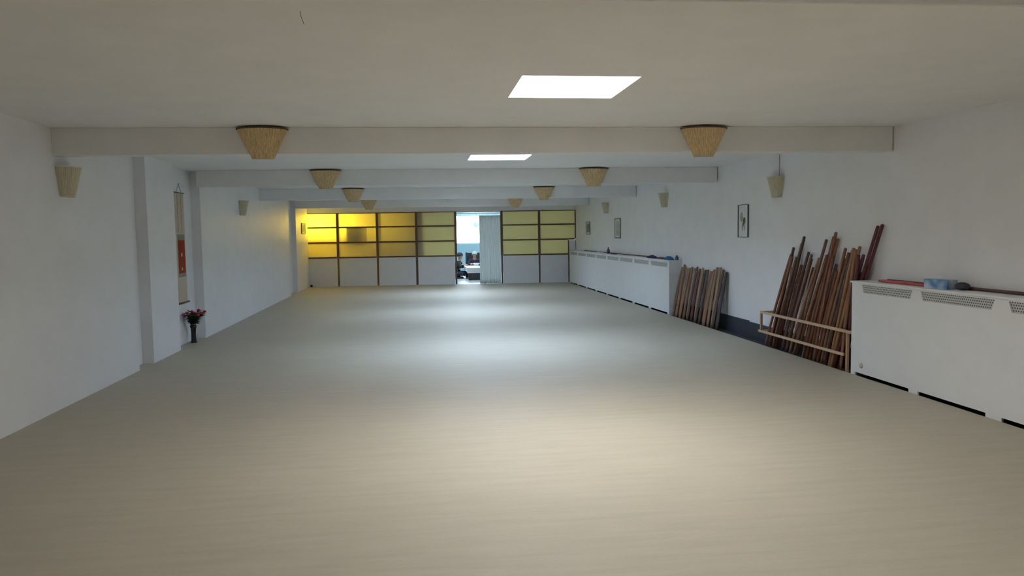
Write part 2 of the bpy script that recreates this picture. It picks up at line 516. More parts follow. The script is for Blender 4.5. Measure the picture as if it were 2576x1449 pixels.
m.box(bx0 + 0.05, 2.5, yb + 0.02, yb + 0.078, bz0, bz0 + 0.04); m.box(2.55, bx1 - 0.05, yb + 0.02, yb + 0.078, bz0, bz0 + 0.04)
m.build('window_frame', COVERM, r)
# partition and pillar behind the left screens
m = MB().box(-3.4, -0.30, 0.86, 0.98, 0, 2.49, FW)
m.box(-0.30, 0.17, 0.12, 0.55, 0, 2.49, FW)
m.box(-0.42, -0.30, 0.50, 0.86, 0, 2.49, FW)
struct(m.build('wall_partition', mat('grey_partition_paint', (0.24, 0.22, 0.18), 0.7, 0.02)), 'grey partition and pillar behind the left screens')
MBx = MB().box(-2.24, -1.75, 0.09, 0.12, 1.29, 1.77, FW)
o = MBx.build('board', mat('charcoal_board', (0.16, 0.16, 0.16), 0.7, 0.1))
BOARD = o

# ---------------------------------------------------------------- sconces
def make_sconce(label, shade_mat, wall=False):
    # back towards +y, shade bulging towards -y, origin at the top of the back plate
    r = thing('wall_sconce' if wall else 'beam_sconce', (0, 0, 0), label, 'wall lamp')
    ht = 0.27
    rt, dt = (0.165, 0.13) if wall else (0.222, 0.155)
    kb = 0.55 if wall else 0.42
    m = MB(); n = 96; rows = 6
    for side in (0, 1):
        vs = []
        for k in range(rows + 1):
            t = k / rows
            s = (1 - t) + kb * t
            for j in range(n + 1):
                q = math.pi * j / n
                pl_ = 1 + 0.03 * (1 if (j // 2) % 2 else -1) - 0.02 * side
                vs.append((-math.cos(q) * rt * s * pl_, -0.012 - math.sin(q) * dt * s * pl_, -t * ht))
        fs = []
        for k in range(rows):
            for j in range(n):
                a = k * (n + 1) + j
                fs.append((a, a + 1, a + n + 2, a + n + 1) if side else (a, a + n + 1, a + n + 2, a + 1))
        m.add(vs, fs)
    m.build('lamp_shade', shade_mat, r, local=False)
    def band(z0, z1, s0, grow, name, mt):
        m = MB(); vs = []
        for z in (z0, z1):
            for gr in (0.0, grow):
                for j in range(25):
                    q = math.pi * j / 24
                    vs.append((-math.cos(q) * (rt * s0 + gr), -0.012 - math.sin(q) * (dt * s0 + gr), z))
        fs = []
        for j in range(24):
            fs += [(j, j + 1, 25 + j + 1, 25 + j), (50 + j, 75 + j, 76 + j, 51 + j), (25 + j, 26 + j, 76 + j, 75 + j), (j, 50 + j, 51 + j, j + 1)]
        m.add(vs, fs); m.build(name, mt, r, local=False)
    band(0.0, -0.012, 1.0, 0.008, 'top_rim', RIM_SHADOW if not wall else shade_mat)
    band(-ht + 0.008, -ht, kb, 0.006, 'bottom_rim', shade_mat)
    m = MB(); q0, q1 = rt * 0.97, rt * kb * 0.97
    m.add([(-q0, -0.012, -0.01), (q0, -0.012, -0.01), (q1, -0.012, -ht), (-q1, -0.012, -ht), (-q0, -0.001, -0.01), (q0, -0.001, -0.01), (q1, -0.001, -ht), (-q1, -0.001, -ht)],
          [(0, 3, 2, 1), (4, 5, 6, 7), (0, 1, 5, 4), (1, 2, 6, 5), (2, 3, 7, 6), (3, 0, 4, 7)])
    m.build('back_plate', shade_mat, r, local=False)
    m = MB().lathe([(0.012, -0.2), (0.018, -0.17), (0.02, -0.13), (0.03, -0.10), (0.024, -0.07), (0.006, -0.055)], (0, -0.07, 0), 12)
    m.box(-0.008, 0.008, -0.07, -0.012, -0.2, -0.185)
    m.build('bulb', mat('bulb_glass', (0.75, 0.74, 0.7), 0.3, 0.02), r, smooth=True, local=False)
    return r

names = ['nearest', 'second', 'third', 'fourth']
proto = None
for i, yb in enumerate(BY[1:]):
    for side, xx in (('left', -1.385), ('right', 2.72)):
        lab = 'tan reed half-cone lamp on %s half of the %s lamp-bearing ceiling beam' % (side, names[i])
        xx2 = xx + (0.02 * i if side == 'left' else -0.03 * i)
        loc = (xx2, yb - 0.086 - 0.0217 * xx2, ZC - 0.016)
        if proto is None:
            proto = make_sconce(lab, SHADE_TAN)
            proto.location = loc
            tag(proto, group='half-cone lamps on the beams')
        else:
            copy_tree(proto, loc, label=lab)
wp = None
for (yy, side, zz, lab) in ((9.48, 'R', 2.185, 'pale half-cone wall lamp on right wall, nearest to viewer, cord above'),
                            (14.1, 'R', 2.225, 'pale half-cone wall lamp on right wall, middle of three'),
                            (18.72, 'R', 2.235, 'pale half-cone wall lamp on right wall, farthest of three'),
                            (7.42, 'L', 2.165, 'pale half-cone wall lamp on left wall, nearest to viewer'),
                            (14.55, 'L', 2.18, 'pale half-cone wall lamp on left wall beyond the flower alcove')):
    if side == 'R': loc, rz = (XW + xs(yy) - 0.001, yy, zz), -math.pi / 2
    else: loc, rz = (xl(yy) + 0.001, yy, zz), math.pi / 2
    if wp is None:
        wp = make_sconce(lab, SHADE_PALE, True); wp.location = loc; wp.rotation_euler = (0, 0, rz)
        tag(wp, group='half-cone lamps on the walls')
        o = wp
    else:
        o = copy_tree(wp, loc, rz, label=lab)
    o['_c'] = 1
    del o['_c']
m = MB().tube([(0.02, -0.006, 0.0), (0.02, -0.006, 0.12), (0.018, -0.006, 0.28)], 0.004, 6)
m.build('cord', mat('grey_cord', (0.35, 0.35, 0.35), 0.7), wp, local=False)
# lit lamp behind the first screen
lit = copy_tree(proto, (-2.955, 24.13, 1.745), label='lit half-cone lamp glowing behind the leftmost yellow screen', group='half-cone lamps on the walls')
lit.name = 'wall_sconce'
for ch in lit.children:
    if ch.name.startswith('lamp_shade'):
        ch.data = ch.data.copy(); ch.data.materials[0] = cloth_mat('lit_paper_shade', (0.85, 0.70, 0.40), 0.6)
    if ch.name.startswith('bulb'):
        ch.data = ch.data.copy(); ch.data.materials[0] = emit_mat('lit_bulb', (1.0, 0.75, 0.25), 60.0)
        ch.location = (0, 0, 0.06)
ld = bpy.data.lights.new('sconce_bulb', 'POINT'); ld.energy = SCONCE_GLOW; ld.color = (1.0, 0.84, 0.08); ld.shadow_soft_size = 0.03
lo = bpy.data.objects.new('sconce_bulb', ld); COL.objects.link(lo); lo.parent = lit; lo.location = (0, -0.075, 0.03)
tag(BOARD, 'dark square board standing close behind the second yellow screen', 'board')

# ---------------------------------------------------------------- radiator covers
def cover(name_label, y0, y1, slots, grilles, pitch_label=None, ztop=0.962, near=False):
    r = thing('radiator_cover', RW(XC + 0.12, 0.5 * (y0 + y1), -0.03), name_label, 'radiator cover')
    t = 0.016
    xf = XC
    m = MB()
    # front panel body, posts between grilles, feet between slots
    m.box(xf, xf + t, y0, y1, 0.028, 0.848, RW)
    feet = sorted([v for s in slots for v in s] + [y0, y1])
    for a, b in zip(feet[0::2], feet[1::2]):
        if b - a > 0.002: m.box(xf, xf + t, a, b, -0.03, 0.028, RW)
    gs = sorted(grilles)
    edges = [(y0, y0)] + gs + [(y1, y1)]
    for (a0, a1), (b0, b1) in zip(edges[:-1], edges[1:]):
        if b0 - a1 > 0.004:
            e = 0.035
            lo_, hi_ = (a1 - e if a1 > y0 else a1), (b0 + e if b0 < y1 else b0)
            m.prism_x([(max(a1 - e, y0), 0.848), (min(b0 + e, y1), 0.848), (b0, 0.93), (a1, 0.93)], xf, xf + t, RW)
    m.box(xf, xf + t, y0, y1, 0.93, ztop - 0.018, RW)
    m.build('front_panel', COVERM, r)
    for a, b in gs:
        m = MB().box(xf + 0.012, xf + 0.018, a - 0.04, b + 0.04, 0.84, 0.94, RW)
        m.build('grille', GRILLE, r)
    m = MB().box(xf - 0.016, XW - 0.004, y0 - 0.01, y1 + 0.01, ztop - 0.018, ztop, RW)
    m.build('top_board', COVERM, r, bevel=0.003)
    for a, b in ((y0, y0 + t), (y1 - t, y1)):
        MB().box(xf + t, XW - 0.002, a, b, -0.03, ztop - 0.018, RW).build('side_panel', COVERM, r)
    MB().box(xf + 0.07, XW - 0.05, y0 + 0.1, y1 - 0.1, 0.12, 0.75, RW).build('radiator', mat('radiator_iron', (0.08, 0.08, 0.08), 0.6), r)
    return r
# near cover
sl = [(6.40, 7.27), (5.44, 6.27), (4.40, 5.27), (3.38, 4.25), (2.36, 3.23), (1.34, 2.21)]
gr = [(6.372, 7.17), (5.375, 6.262), (4.36, 5.236), (3.34, 4.22), (2.32, 3.2), (1.3, 2.18)]
c1 = cover('long white radiator cover in right foreground beside the staff rack', 1.2, 7.345, sl, gr)
sl = []; gr = []
yy = 13.30
for k in range(8):
    sl.append((yy, yy + 1.0)); gr.append((yy - 0.02, yy + 1.02))
    yy += 1.15
c2 = cover('long white radiator cover along right wall at far end', 13.2, 22.46, sl, gr, ztop=0.975)
m = MB().lathe([(0.028, 0), (0.028, 0.006), (0.02, 0.012), (0.012, 0.02)], (0, 0, 0), 16)
knob_v = [(XC + xs(7.15) - z, 7.155 + x, 0.112 + y) for x, y, z in m.v]
m.v = knob_v
m.build('socket', mat('ivory_plastic', (0.55, 0.55, 0.50), 0.5), c1, smooth=True)

# ---------------------------------------------------------------- things on the covers
ZT = 0.962
def on_cover(x, y, z=ZT):
    return (x + xs(y), y, z)
m = MB()
pts = [RW(4.615, 7.05 - 5.3 * t, ZT + 0.0145) for t in [i / 12 for i in range(13)]]
m.tube(pts, 0.014, 10)
tag(m.build('wooden_staff', STAFFW[2], smooth=True), 'long dark brown staff lying along back of near radiator cover', 'staff')
m = MB()
pts = [RW(4.50 + 0.02 * math.sin(3 * t), 7.02 - 0.72 * t, ZT + 0.016 + 0.0005 * math.sin(5 * t)) for t in [i / 10 for i in range(11)]]
m.tube(pts, [0.011, 0.014, 0.0145, 0.0145, 0.015, 0.0155, 0.0155, 0.015, 0.0145, 0.014, 0.012], 10)
REDW = mat('bright_red_lacquer', (0.50, 0.07, 0.06), 0.35, 0.15)
tag(m.build('short_stick', REDW, smooth=True), 'short red stick lying on near radiator cover beside tissue box', 'stick')
# tissue box
BLUEBOX = mat('blue_white_print', (0.62, 0.72, 0.78), 0.5, scale=9, col2=(0.01, 0.15, 0.40), detail=1)
tb = thing('tissue_box', on_cover(4.50, 6.12), 'blue and white tissue box on near radiator cover', 'tissue box')
m = MB()
a = math.radians(12)
def TBX(x, y, z):
    return (4.50 + xs(6.1) + x * math.cos(a) - y * math.sin(a), 6.12 + x * math.sin(a) + y * math.cos(a), ZT + z)
m.box(-0.06, 0.06, -0.12, 0.12, 0.0005, 0.082, TBX)
m.build('box', BLUEBOX, tb, bevel=0.002)
m = MB(); ts = []
for k in range(5):
    for j in range(9):
        ts.append(TBX(-0.012 + 0.024 * (k / 4) + 0.01 * math.sin(j * 1.3), -0.055 + 0.11 * j / 8, 0.083 + (0.05 - 0.02 * abs(k - 2)) * math.sin(math.pi * j / 8) ** 0.7))
m.add(ts, [(k * 9 + j, k * 9 + j + 1, (k + 1) * 9 + j + 1, (k + 1) * 9 + j) for k in range(4) for j in range(8)])
m.build('tissue', mat('tissue_paper', (0.85, 0.87, 0.9), 0.8, 0.02), tb, smooth=True)
# small dark pouch behind the box
m = MB().ball(TBX(0.02, -0.20, 0.034), (0.05, 0.07, 0.034), 14)
tag(m.build('pouch', mat('dark_pouch_cloth', (0.06, 0.06, 0.07), 0.8, 0.2), smooth=True), 'small dark pouch beside the tissue box', 'pouch')

# far cover
ZF = 0.975
def far_pile(name, lab, cat, y, ly, lz, mt, x=4.52, lx=0.06, seed=1):
    rnd = random.Random(seed)
    m = MB(); n = 16; rows = 6; vs = []
    for k in range(rows + 1):
        t = k / rows
        s = math.cos(t * math.pi / 2) ** 0.4 if t < 1 else 0.25
        for j in range(n):
            q = 2 * math.pi * j / n
            wv = 1 + 0.1 * math.sin(3 * q + seed + k)
            vs.append(RW(x + lx * s * wv * math.cos(q), y + ly * s * wv * math.sin(q), ZF + 0.001 + lz * t * (1 + 0.12 * math.sin(2 * q + seed))))
    fs = [(k * n + j, k * n + (j + 1) % n, (k + 1) * n + (j + 1) % n, (k + 1) * n + j) for k in range(rows) for j in range(n)]
    fs += [tuple(range(n))[::-1], tuple(rows * n + j for j in range(n))]
    m.add(vs, fs)
    return tag(m.build(name, mt, smooth=True), lab, cat)
far_pile('folded_cloth', 'dark blue folded cloth on far radiator cover', 'cloth', 14.55, 0.30, 0.055, mat('navy_cloth', (0.03, 0.035, 0.10), 0.9, 0.2))
far_pile('folded_cloth', 'dull red crumpled cloth on far radiator cover between blue cloths', 'cloth', 13.98, 0.20, 0.035, mat('dull_red_cloth', (0.25, 0.08, 0.07), 0.9, 0.2), seed=3)
far_pile('folded_cloth', 'bright blue cloth bundle near the near end of far radiator cover', 'cloth', 13.52, 0.23, 0.06, mat('bright_blue_cloth', (0.03, 0.13, 0.30), 0.9, 0.3, 12), seed=5)
m = MB().lathe([(0.03, 0.001), (0.032, 0.02), (0.032, 0.05), (0.018, 0.065), (0.014, 0.085), (0.0, 0.086)], RW(4.58, 13.27, ZF), 14)
tag(m.build('small_jar', mat('teal_jar', (0.05, 0.16, 0.2), 0.3), smooth=True), 'small dark teal jar at near end of far radiator cover', 'jar')
bt = thing('bottle', RW(4.53, 18.15, ZF), 'dark bottle standing midway on far radiator cover', 'bottle')
MB().lathe([(0.035, 0.001), (0.038, 0.02), (0.038, 0.08), (0.03, 0.1), (0.013, 0.115), (0.013, 0.135)], RW(4.53, 18.15, ZF), 14).build('body', DMETAL, bt, smooth=True)
MB().lathe([(0.015, 0.135), (0.015, 0.152), (0.012, 0.155)], RW(4.53, 18.15, ZF), 12).build('cap', STAFFW[4], bt, smooth=True)
far_pile('dark_cloth', 'small dark folded cloth beside the dark bottle', 'cloth', 17.6, 0.22, 0.03, DMETAL, seed=8)
m = MB().box(4.47, 4.56, 18.75, 19.15, ZF + 0.001, ZF + 0.028, RW)
tag(m.build('paper_stack', mat('white_paper', (0.82, 0.83, 0.85), 0.7, 0.01), bevel=0.002), 'stack of white paper on far radiator cover beyond the bottle', 'paper')
m = MB().tube([RW(4.62, 14.9 + 0.8 * k, ZF + 0.0125) for k in range(9)], 0.012, 8)
tag(m.build('wooden_staff', STAFFW[4], smooth=True), 'long brown staff lying along back of far radiator cover', 'staff')

# ---------------------------------------------------------------- staff rack with staffs
rk = thing('staff_rack', RW(4.50, 8.43, 0), 'pale wooden wall rack with two rails holding the tall staffs', 'rack')
MB().box(4.412, 4.436, 7.354, 9.49, 0.405, 0.435, RW).build('front_rail', PALEWOOD, rk, bevel=0.002)
MB().box(4.392, 4.411, 7.46, 9.50, 0.160, 0.190, RW).build('front_rail', PALEWOOD, rk, bevel=0.002)
for yy, ys_ in ((7.42, 7.354), (9.462, 9.470)):
    MB().box(4.436, XW - 0.003, ys_, ys_ + 0.02, 0.405, 0.435, RW).build('side_rail', PALEWOOD, rk)
    MB().box(4.4365, XW - 0.0205, ys_, ys_ + 0.02, 0.160, 0.188, RW).build('side_rail', PALEWOOD, rk)
    MB().box(4.4115, 4.436, yy, yy + 0.028, -0.03 if yy < 8 else 0.16, 0.405, RW).build('post', PALEWOODZ, rk)
MB().box(XW - 0.028, XW - 0.003, 9.468, 9.49, 0.1895, 0.405, RW).build('post', PALEWOODZ, rk)

ST = [(4.4615, 9.4265, 4.623, 9.0711, 1.184, 1), (4.5507, 9.4242, 4.5944, 8.9504, 1.274, 0), (4.5049, 9.4034, 4.5692, 8.9303, 1.159, 1), (4.4615, 9.2215, 4.5608, 8.8104, 1.156, 1), (4.501, 9.2377, 4.6251, 8.8041, 1.325, 0), (4.5361, 9.2227, 4.5846, 8.6721, 1.41, 0), (4.4615, 8.956, 4.6101, 8.608, 1.224, 1), (4.5311, 8.9634, 4.5896, 8.5009, 1.145, 1), (4.5017, 8.9247, 4.5574, 8.4443, 1.196, 1), (4.4625, 8.771, 4.596, 8.34, 1.159, 1), (4.4806, 8.686, 4.6101, 8.21, 1.377, 0), (4.5323, 8.712, 4.5471, 8.086, 1.203, 0), (4.4685, 8.446, 4.6327, 8.096, 1.41, 0), (4.4961, 8.416, 4.596, 7.985, 1.46, 0), (4.5271, 8.398, 4.6289, 8.0, 1.387, 0), (4.4615, 8.185, 4.5764, 8.002, 1.206, 1), (4.5091, 8.239, 4.6242, 7.854, 1.171, 1), (4.5204, 8.197, 4.5621, 7.733, 1.287, 0), (4.4615, 8.022, 4.6011, 7.733, 1.237, 1), (4.4869, 7.973, 4.5942, 7.646, 1.264, 0), (4.5335, 7.982, 4.6265, 7.61, 1.154, 1), (4.4552, 7.8364, 4.5324, 7.5245, 1.293, 0), (4.4552, 7.7993, 4.5851, 7.497, 1.309, 0), (4.5584, 7.7974, 4.5528, 7.4115, 1.173, 1), (4.4615, 7.621, 4.4815, 7.4072, 1.28, 1), (4.5031, 7.5937, 4.4815, 7.3487, 1.223, 1), (4.6065, 7.6901, 4.6265, 7.4396, 1.139, 1), (4.468, 7.762, 4.587, 7.188, 1.52, 0), (4.51, 7.745, 4.627, 7.175, 1.534, 0), (4.5016, 7.7869, 4.533, 7.3437, 1.225, 1), (4.5693, 9.3335, 4.6265, 9.0292, 1.02, 1), (4.5624, 9.158, 4.6265, 8.8149, 1.06, 1), (4.5541, 9.0402, 4.619, 8.709, 0.99, 1), (4.5671, 8.841, 4.6265, 8.5247, 1.04, 1), (4.5607, 8.6204, 4.617, 8.2763, 1.08, 1), (4.5629, 8.55, 4.6236, 8.2046, 1.03, 1), (4.5315, 8.3376, 4.612, 7.9984, 1.1, 1), (4.5557, 8.2923, 4.6013, 7.9728, 1.02, 1), (4.5507, 8.121, 4.6265, 7.7708, 1.05, 1), (4.5412, 8.067, 4.6037, 7.7453, 1.0, 1), (4.5543, 7.9101, 4.6158, 7.5817, 1.04, 1), (4.5673, 7.86, 4.574, 7.5264, 0.98, 1), (4.5877, 7.7348, 4.6265, 7.5168, 1.03, 1), (4.6065, 7.6295, 4.5965, 7.4237, 1.05, 1)]
WM = [0, 2, 0, 4, 0, 2, 2, 0, 4, 1, 4, 1, 4, 0, 1, 0, 0, 1, 4, 2, 1, 3, 3, 0, 1, 5, 2, 5, 5, 5]
WM += [2, 0, 2, 4, 0, 1, 2, 0, 1, 2, 0, 2, 2, 2]
ORD = ['first', 'second', 'third', 'fourth', 'fifth', 'sixth', 'seventh', 'eighth', 'ninth', 'tenth', 'eleventh', 'twelfth', 'thirteenth', 'fourteenth',
       'fifteenth', 'sixteenth', 'seventeenth', 'eighteenth', 'nineteenth', 'twentieth', 'twenty-first', 'twenty-second', 'twenty-third', 'twenty-fourth',
       'twenty-fifth', 'twenty-sixth', 'twenty-seventh', 'twenty-eighth', 'twenty-ninth', 'thirtieth', 'thirty-first', 'thirty-second']
CN = {0: 'red-brown', 1: 'chestnut', 2: 'dark stained', 3: 'amber', 4: 'mid-brown', 5: 'dark red', 6: 'grey-brown', 7: 'near-black'}
def staff(B, T, rad, mt, lab, sword=False, group=None):
    B, T = Vector(B), Vector(T)
    d = T - B
    m = MB()
    if sword:   # wooden training sword: straight grip up, gently curved blade, flattened section
        n = 14
        side = Vector((0, 1, 0)); side = (side - d * side.dot(d) / d.length_squared).normalized()
        pts = [B + d * (k / n) + side * (0.016 * math.sin(math.pi * k / n)) for k in range(n + 1)]
        rr = [rad * (0.55 if k == 0 else 0.85 + 0.2 * (k / n)) for k in range(n + 1)]
        rr[-4] = rad * 1.12; rr[-1] = rad * 0.95
        m.tube(pts, rr, 10, squash=0.72)
    else:
        u = d.normalized()
        m.tube([B, B + u * 0.006, B + d * 0.5, T - u * 0.006, T], [rad * 0.7, rad, rad, rad, rad * 0.7], 12)
    o = m.build('wooden_sword' if sword else 'wooden_staff', mt, smooth=True)
    return tag(o, lab, 'wooden sword' if sword else 'staff', group)
order = sorted(range(len(ST)), key=lambda i: -ST[i][3])
rank = {i: k for k, i in enumerate(order)}
rnd = random.Random(4)
for i, (x0, y0, x1, y1, z1, sw_) in enumerate(ST):
    Bv, Tv = Vector((x0 + xs(y0), y0, 0)), Vector((x1 + xs(y1), y1, z1))
    u = (Tv - Bv) / z1
    Bv = Bv - u * 0.027
    L_ = (Tv - Bv).length
    sword = bool(sw_)
    k = rank[i]
    far_side = k < 22
    lab = '%s wooden %s in wall rack, %s from its %s end' % (CN[WM[i]], 'sword' if sword else 'staff', ORD[k] if far_side else ORD[len(ST) - 1 - k], 'far' if far_side else 'near')
    staff(Bv, Tv, 0.021 if sword else 0.017, STAFFW[WM[i]], lab, sword, 'staffs and swords in the wall rack')

# short bundle between far cover and rack
SB = 17
SBM = [1, 6, 6, 4, 6, 1, 4, 2, 1, 7, 7, 4, 1, 6, 4, 7, 7]
SBM = [4, 1, 6, 1, 4, 6, 2, 5, 3, 7, 2, 4, 1, 6, 3, 2, 7]
for i in range(SB):
    y = 13.10 - (13.10 - 11.12) * i / (SB - 1)
    top = 0.855 + [0.0, 0.05, -0.01, 0.0, 0.02, 0.0, 0.03, 0.0, 0.02, -0.01, 0.0, -0.02, 0.01, 0.05, 0.05, 0.02, -0.01][i] + 0.02 * i / SB
    x0 = 4.445 + 0.02 * (i % 3)
    Bv = Vector((x0 + xs(y), y, -0.027)); Tv = Vector((XW - 0.03 + xs(y), y - 0.02 + 0.012 * math.sin(i * 2.1), top))
    lab = 'short %s wooden sword leaning on right wall, %s from far radiator cover' % (CN[SBM[i]], ORD[i])
    m = MB()
    d = Tv - Bv; n = 12
    side = Vector((0, 1, 0))
    hw = 0.052 + 0.006 * math.sin(i * 1.7)
    # broad flat wooden sword: section wider along the wall
    vs = []
    for k in range(n + 1):
        t = k / n
        p = Bv + d * t + side * 0.02 * math.sin(math.pi * t)
        wd = hw * (0.75 if k == 0 else 1.0) * (0.85 if k > 9 else 1.0) * (0.7 if k == n else 1)
        nrm = Vector((-d.z, 0, d.x)).normalized()
        for q in range(10):
            a_ = 2 * math.pi * q / 10
            vs.append(p + side * wd * math.cos(a_) + nrm * 0.013 * math.sin(a_))
    fs = [(k * 10 + q, k * 10 + (q + 1) % 10, (k + 1) * 10 + (q + 1) % 10, (k + 1) * 10 + q) for k in range(n) for q in range(10)]
    fs += [tuple(range(10))[::-1], tuple(n * 10 + q for q in range(10))]
    m.add(vs, fs)
    tag(m.build('wooden_sword', STAFFW[SBM[i]], smooth=True), lab, 'wooden sword', 'short swords leaning on the right wall')

# ---------------------------------------------------------------- pictures
def picture(side, y0, y1, z0, z1, lab, frame_m, print_fn, mat_border=0.05, fw=0.014):
    yc = 0.5 * (y0 + y1)
    if side == 'R':
        X = lambda d, y: XW + xs(y) - 0.001 - d
    else:
        X = lambda d, y: xl(y) + 0.001 + d
    r = thing('framed_picture', (X(0.01, yc), yc, z0), lab, 'picture', 'framed pictures on the walls')
    mp = lambda d, y, z: (X(d, y), y, z)
    m = MB()
    m.box(0, 0.02, y0, y0 + fw, z0, z1, mp); m.box(0, 0.02, y1 - fw, y1, z0, z1, mp)
    m.box(0, 0.02, y0 + fw, y1 - fw, z0, z0 + fw, mp); m.box(0, 0.02, y0 + fw, y1 - fw, z1 - fw, z1, mp)
    m.build('frame', frame_m, r)
    MB().box(0.002, 0.008, y0 + fw, y1 - fw, z0 + fw, z1 - fw, mp).build('mount', mat('white_mount_card', (0.8, 0.8, 0.8), 0.6, 0.01), r)
    print_fn(r, mp, yc, z0, z1, y0, y1)
    return r
INK = mat('ink_grey', (0.12, 0.12, 0.11), 0.8, 0.3, 30)
INKL = mat('ink_wash', (0.45, 0.47, 0.46), 0.8, 0.3, 30)
OLIVE = mat('olive_ink', (0.16, 0.15, 0.07), 0.8, 0.3, 30)
def disc(mp, y, z, ry, rz, d=0.0085, n=14, tilt=0.0):
    vs = []
    for dd in (d, d + 0.0012):
        for j in range(n):
            q = 2 * math.pi * j / n
            yy = ry * math.cos(q); zz = rz * math.sin(q)
            vs.append(mp(dd, y + yy * math.cos(tilt) - zz * math.sin(tilt), z + yy * math.sin(tilt) + zz * math.cos(tilt)))
    fs = [tuple(range(n)), tuple(range(2 * n - 1, n - 1, -1))] + [(j, n + j, n + (j + 1) % n, (j + 1) % n) for j in range(n)]
    return vs, fs
def ink_figure(r, mp, yc, z0, z1, y0, y1):
    m = MB(); m.add(*disc(mp, yc - 0.03, z0 + 0.235, 0.045, 0.055, tilt=0.4)); m.add(*disc(mp, yc, z0 + 0.19, 0.03, 0.03)); m.build('ink_figure', OLIVE, r)
    m = MB(); m.add(*disc(mp, yc + 0.03, z0 + 0.14, 0.022, 0.05)); m.add(*disc(mp, yc - 0.035, z0 + 0.14, 0.02, 0.045)); m.add(*disc(mp, yc + 0.06, z0 + 0.29, 0.05, 0.07)); m.build('ink_wash', INKL, r)
def dark_print(r, mp, yc, z0, z1, y0, y1):
    MB().box(0.0085, 0.0095, y0 + 0.07, y1 - 0.10, z0 + 0.06, z1 - 0.05, mp).build('print', mat('dark_green_print', (0.10, 0.12, 0.09), 0.7, scale=9, col2=(0.35, 0.36, 0.3)), r)
def faint_print(r, mp, yc, z0, z1, y0, y1):
    MB().box(0.0085, 0.0095, y0 + 0.09, y1 - 0.09, z0 + 0.06, z1 - 0.06, mp).build('print', mat('faint_print', (0.55, 0.54, 0.48), 0.7, 0.12, 9), r)
FR_D = mat('dark_frame', (0.10, 0.095, 0.09), 0.5, 0.1)
FR_T = mat('taupe_frame', (0.30, 0.25, 0.20), 0.5, 0.1)
picture('R', 10.39, 10.73, 1.394, 1.864, 'thin-framed white picture with dark ink figure on right wall', FR_D, ink_figure, fw=0.006)
picture('R', 17.42, 17.93, 1.345, 1.825, 'pale tan-framed picture on right wall above far radiator cover', FR_T, faint_print, fw=0.03)
picture('R', 20.66, 21.16, 1.44, 1.795, 'small dark green picture on right wall nearest the screens', FR_D, dark_print)
picture('L', 22.02, 22.70, 1.574, 1.886, 'small dark-framed picture on left wall lit by yellow glow', FR_D, faint_print, fw=0.02)

# ---------------------------------------------------------------- hanging scroll and flowers in the alcove
XA = xl(11.3) - RD + 0.002
sr = thing('hanging_scroll', (XA, 11.28, 0.58), 'tall hanging scroll with red picture panel in left wall alcove', 'hanging scroll')
CREAM = mat('beige_brocade', (0.62, 0.53, 0.40), 0.8, 0.08, 40)
GREYB = mat('grey_brocade', (0.30, 0.27, 0.24), 0.8, 0.15, 60)
REDP = mat('red_painted_silk', (0.40, 0.030, 0.022), 0.9, scale=16, col2=(0.22, 0.06, 0.02), spec=0.1)
def AL(d, y, z): return (XA + 0.0061 * 0 + d, y, z)
MB().box(0.001, 0.004, 11.075, 11.485, 0.60, 2.14, AL).build('backing', CREAM, sr)
MB().box(0.0042, 0.006, 11.13, 11.455, 0.955, 1.56, AL).build('mount', GREYB, sr)
MB().box(0.0062, 0.007, 11.145, 11.44, 1.01, 1.475, AL).build('red_panel', REDP, sr)
m = MB()
for z, s in ((1.27, 0.03), (1.07, 0.025)):
    v, f = disc(lambda d, y, z_: AL(d, y, z_), 11.29, z, s, s, d=0.0072); m.add(v, f)
m.build('pale_mark', mat('pale_pigment', (0.6, 0.52, 0.48), 0.8, 0.1), sr)
MB().tube([AL(0.008, 11.06, 2.145), AL(0.008, 11.50, 2.145)], 0.007, 8).build('top_rod', SCREENWOOD, sr, smooth=True)
MB().tube([AL(0.014, 11.04, 0.59), AL(0.014, 11.52, 0.59)], 0.013, 10).build('roller', SCREENWOOD, sr, smooth=True)
MB().tube([AL(0.006, 11.16, 2.15), AL(0.006, 11.28, 2.262), AL(0.006, 11.40, 2.15)], 0.0025, 5).build('cord', DMETAL, sr)
MB().tube([AL(-0.001, 11.28, 2.268), AL(0.014, 11.28, 2.268), AL(0.016, 11.28, 2.276)], 0.004, 6).build('hook', DMETAL, sr)
for y in (11.20, 11.36):
    MB().box(0.0041, 0.0047, y - 0.009, y + 0.009, 1.58, 2.13, AL).build('ribbon', mat('taupe_ribbon', (0.28, 0.24, 0.2), 0.8), sr)

vx, vy = -3.262, 11.36
vt = thing('flower_vase', (vx, vy, 0), 'slim black vase standing on floor in left wall alcove', 'vase')
MB().lathe([(0.042, 0.0), (0.045, 0.008), (0.04, 0.02), (0.034, 0.06), (0.033, 0.15), (0.038, 0.21), (0.05, 0.25), (0.046, 0.25), (0.03, 0.2)], (vx, vy, 0.0), 20).build(
    'body', mat('black_glaze', (0.012, 0.016, 0.02), 0.25, 0.2), vt, smooth=True)
LEAF = mat('dark_leaf', (0.025, 0.06, 0.025), 0.5, 0.3, 30)
FLW = [mat('crimson_petal', (0.55, 0.03, 0.05), 0.6, 0.2, 40), mat('magenta_petal', (0.50, 0.03, 0.22), 0.6, 0.2, 40)]
rnd = random.Random(7)
heads = [(-0.055, -0.25, 0.425, 1), (0.02, -0.10, 0.455, 0), (0.0, -0.02, 0.42, 0), (0.045, -0.08, 0.43, 1), (0.10, -0.10, 0.40, 0), (0.135, -0.06, 0.425, 0), (0.17, -0.02, 0.44, 0), (-0.03, -0.16, 0.44, 0), (0.07, 0.05, 0.46, 1)]
FOL = MB()
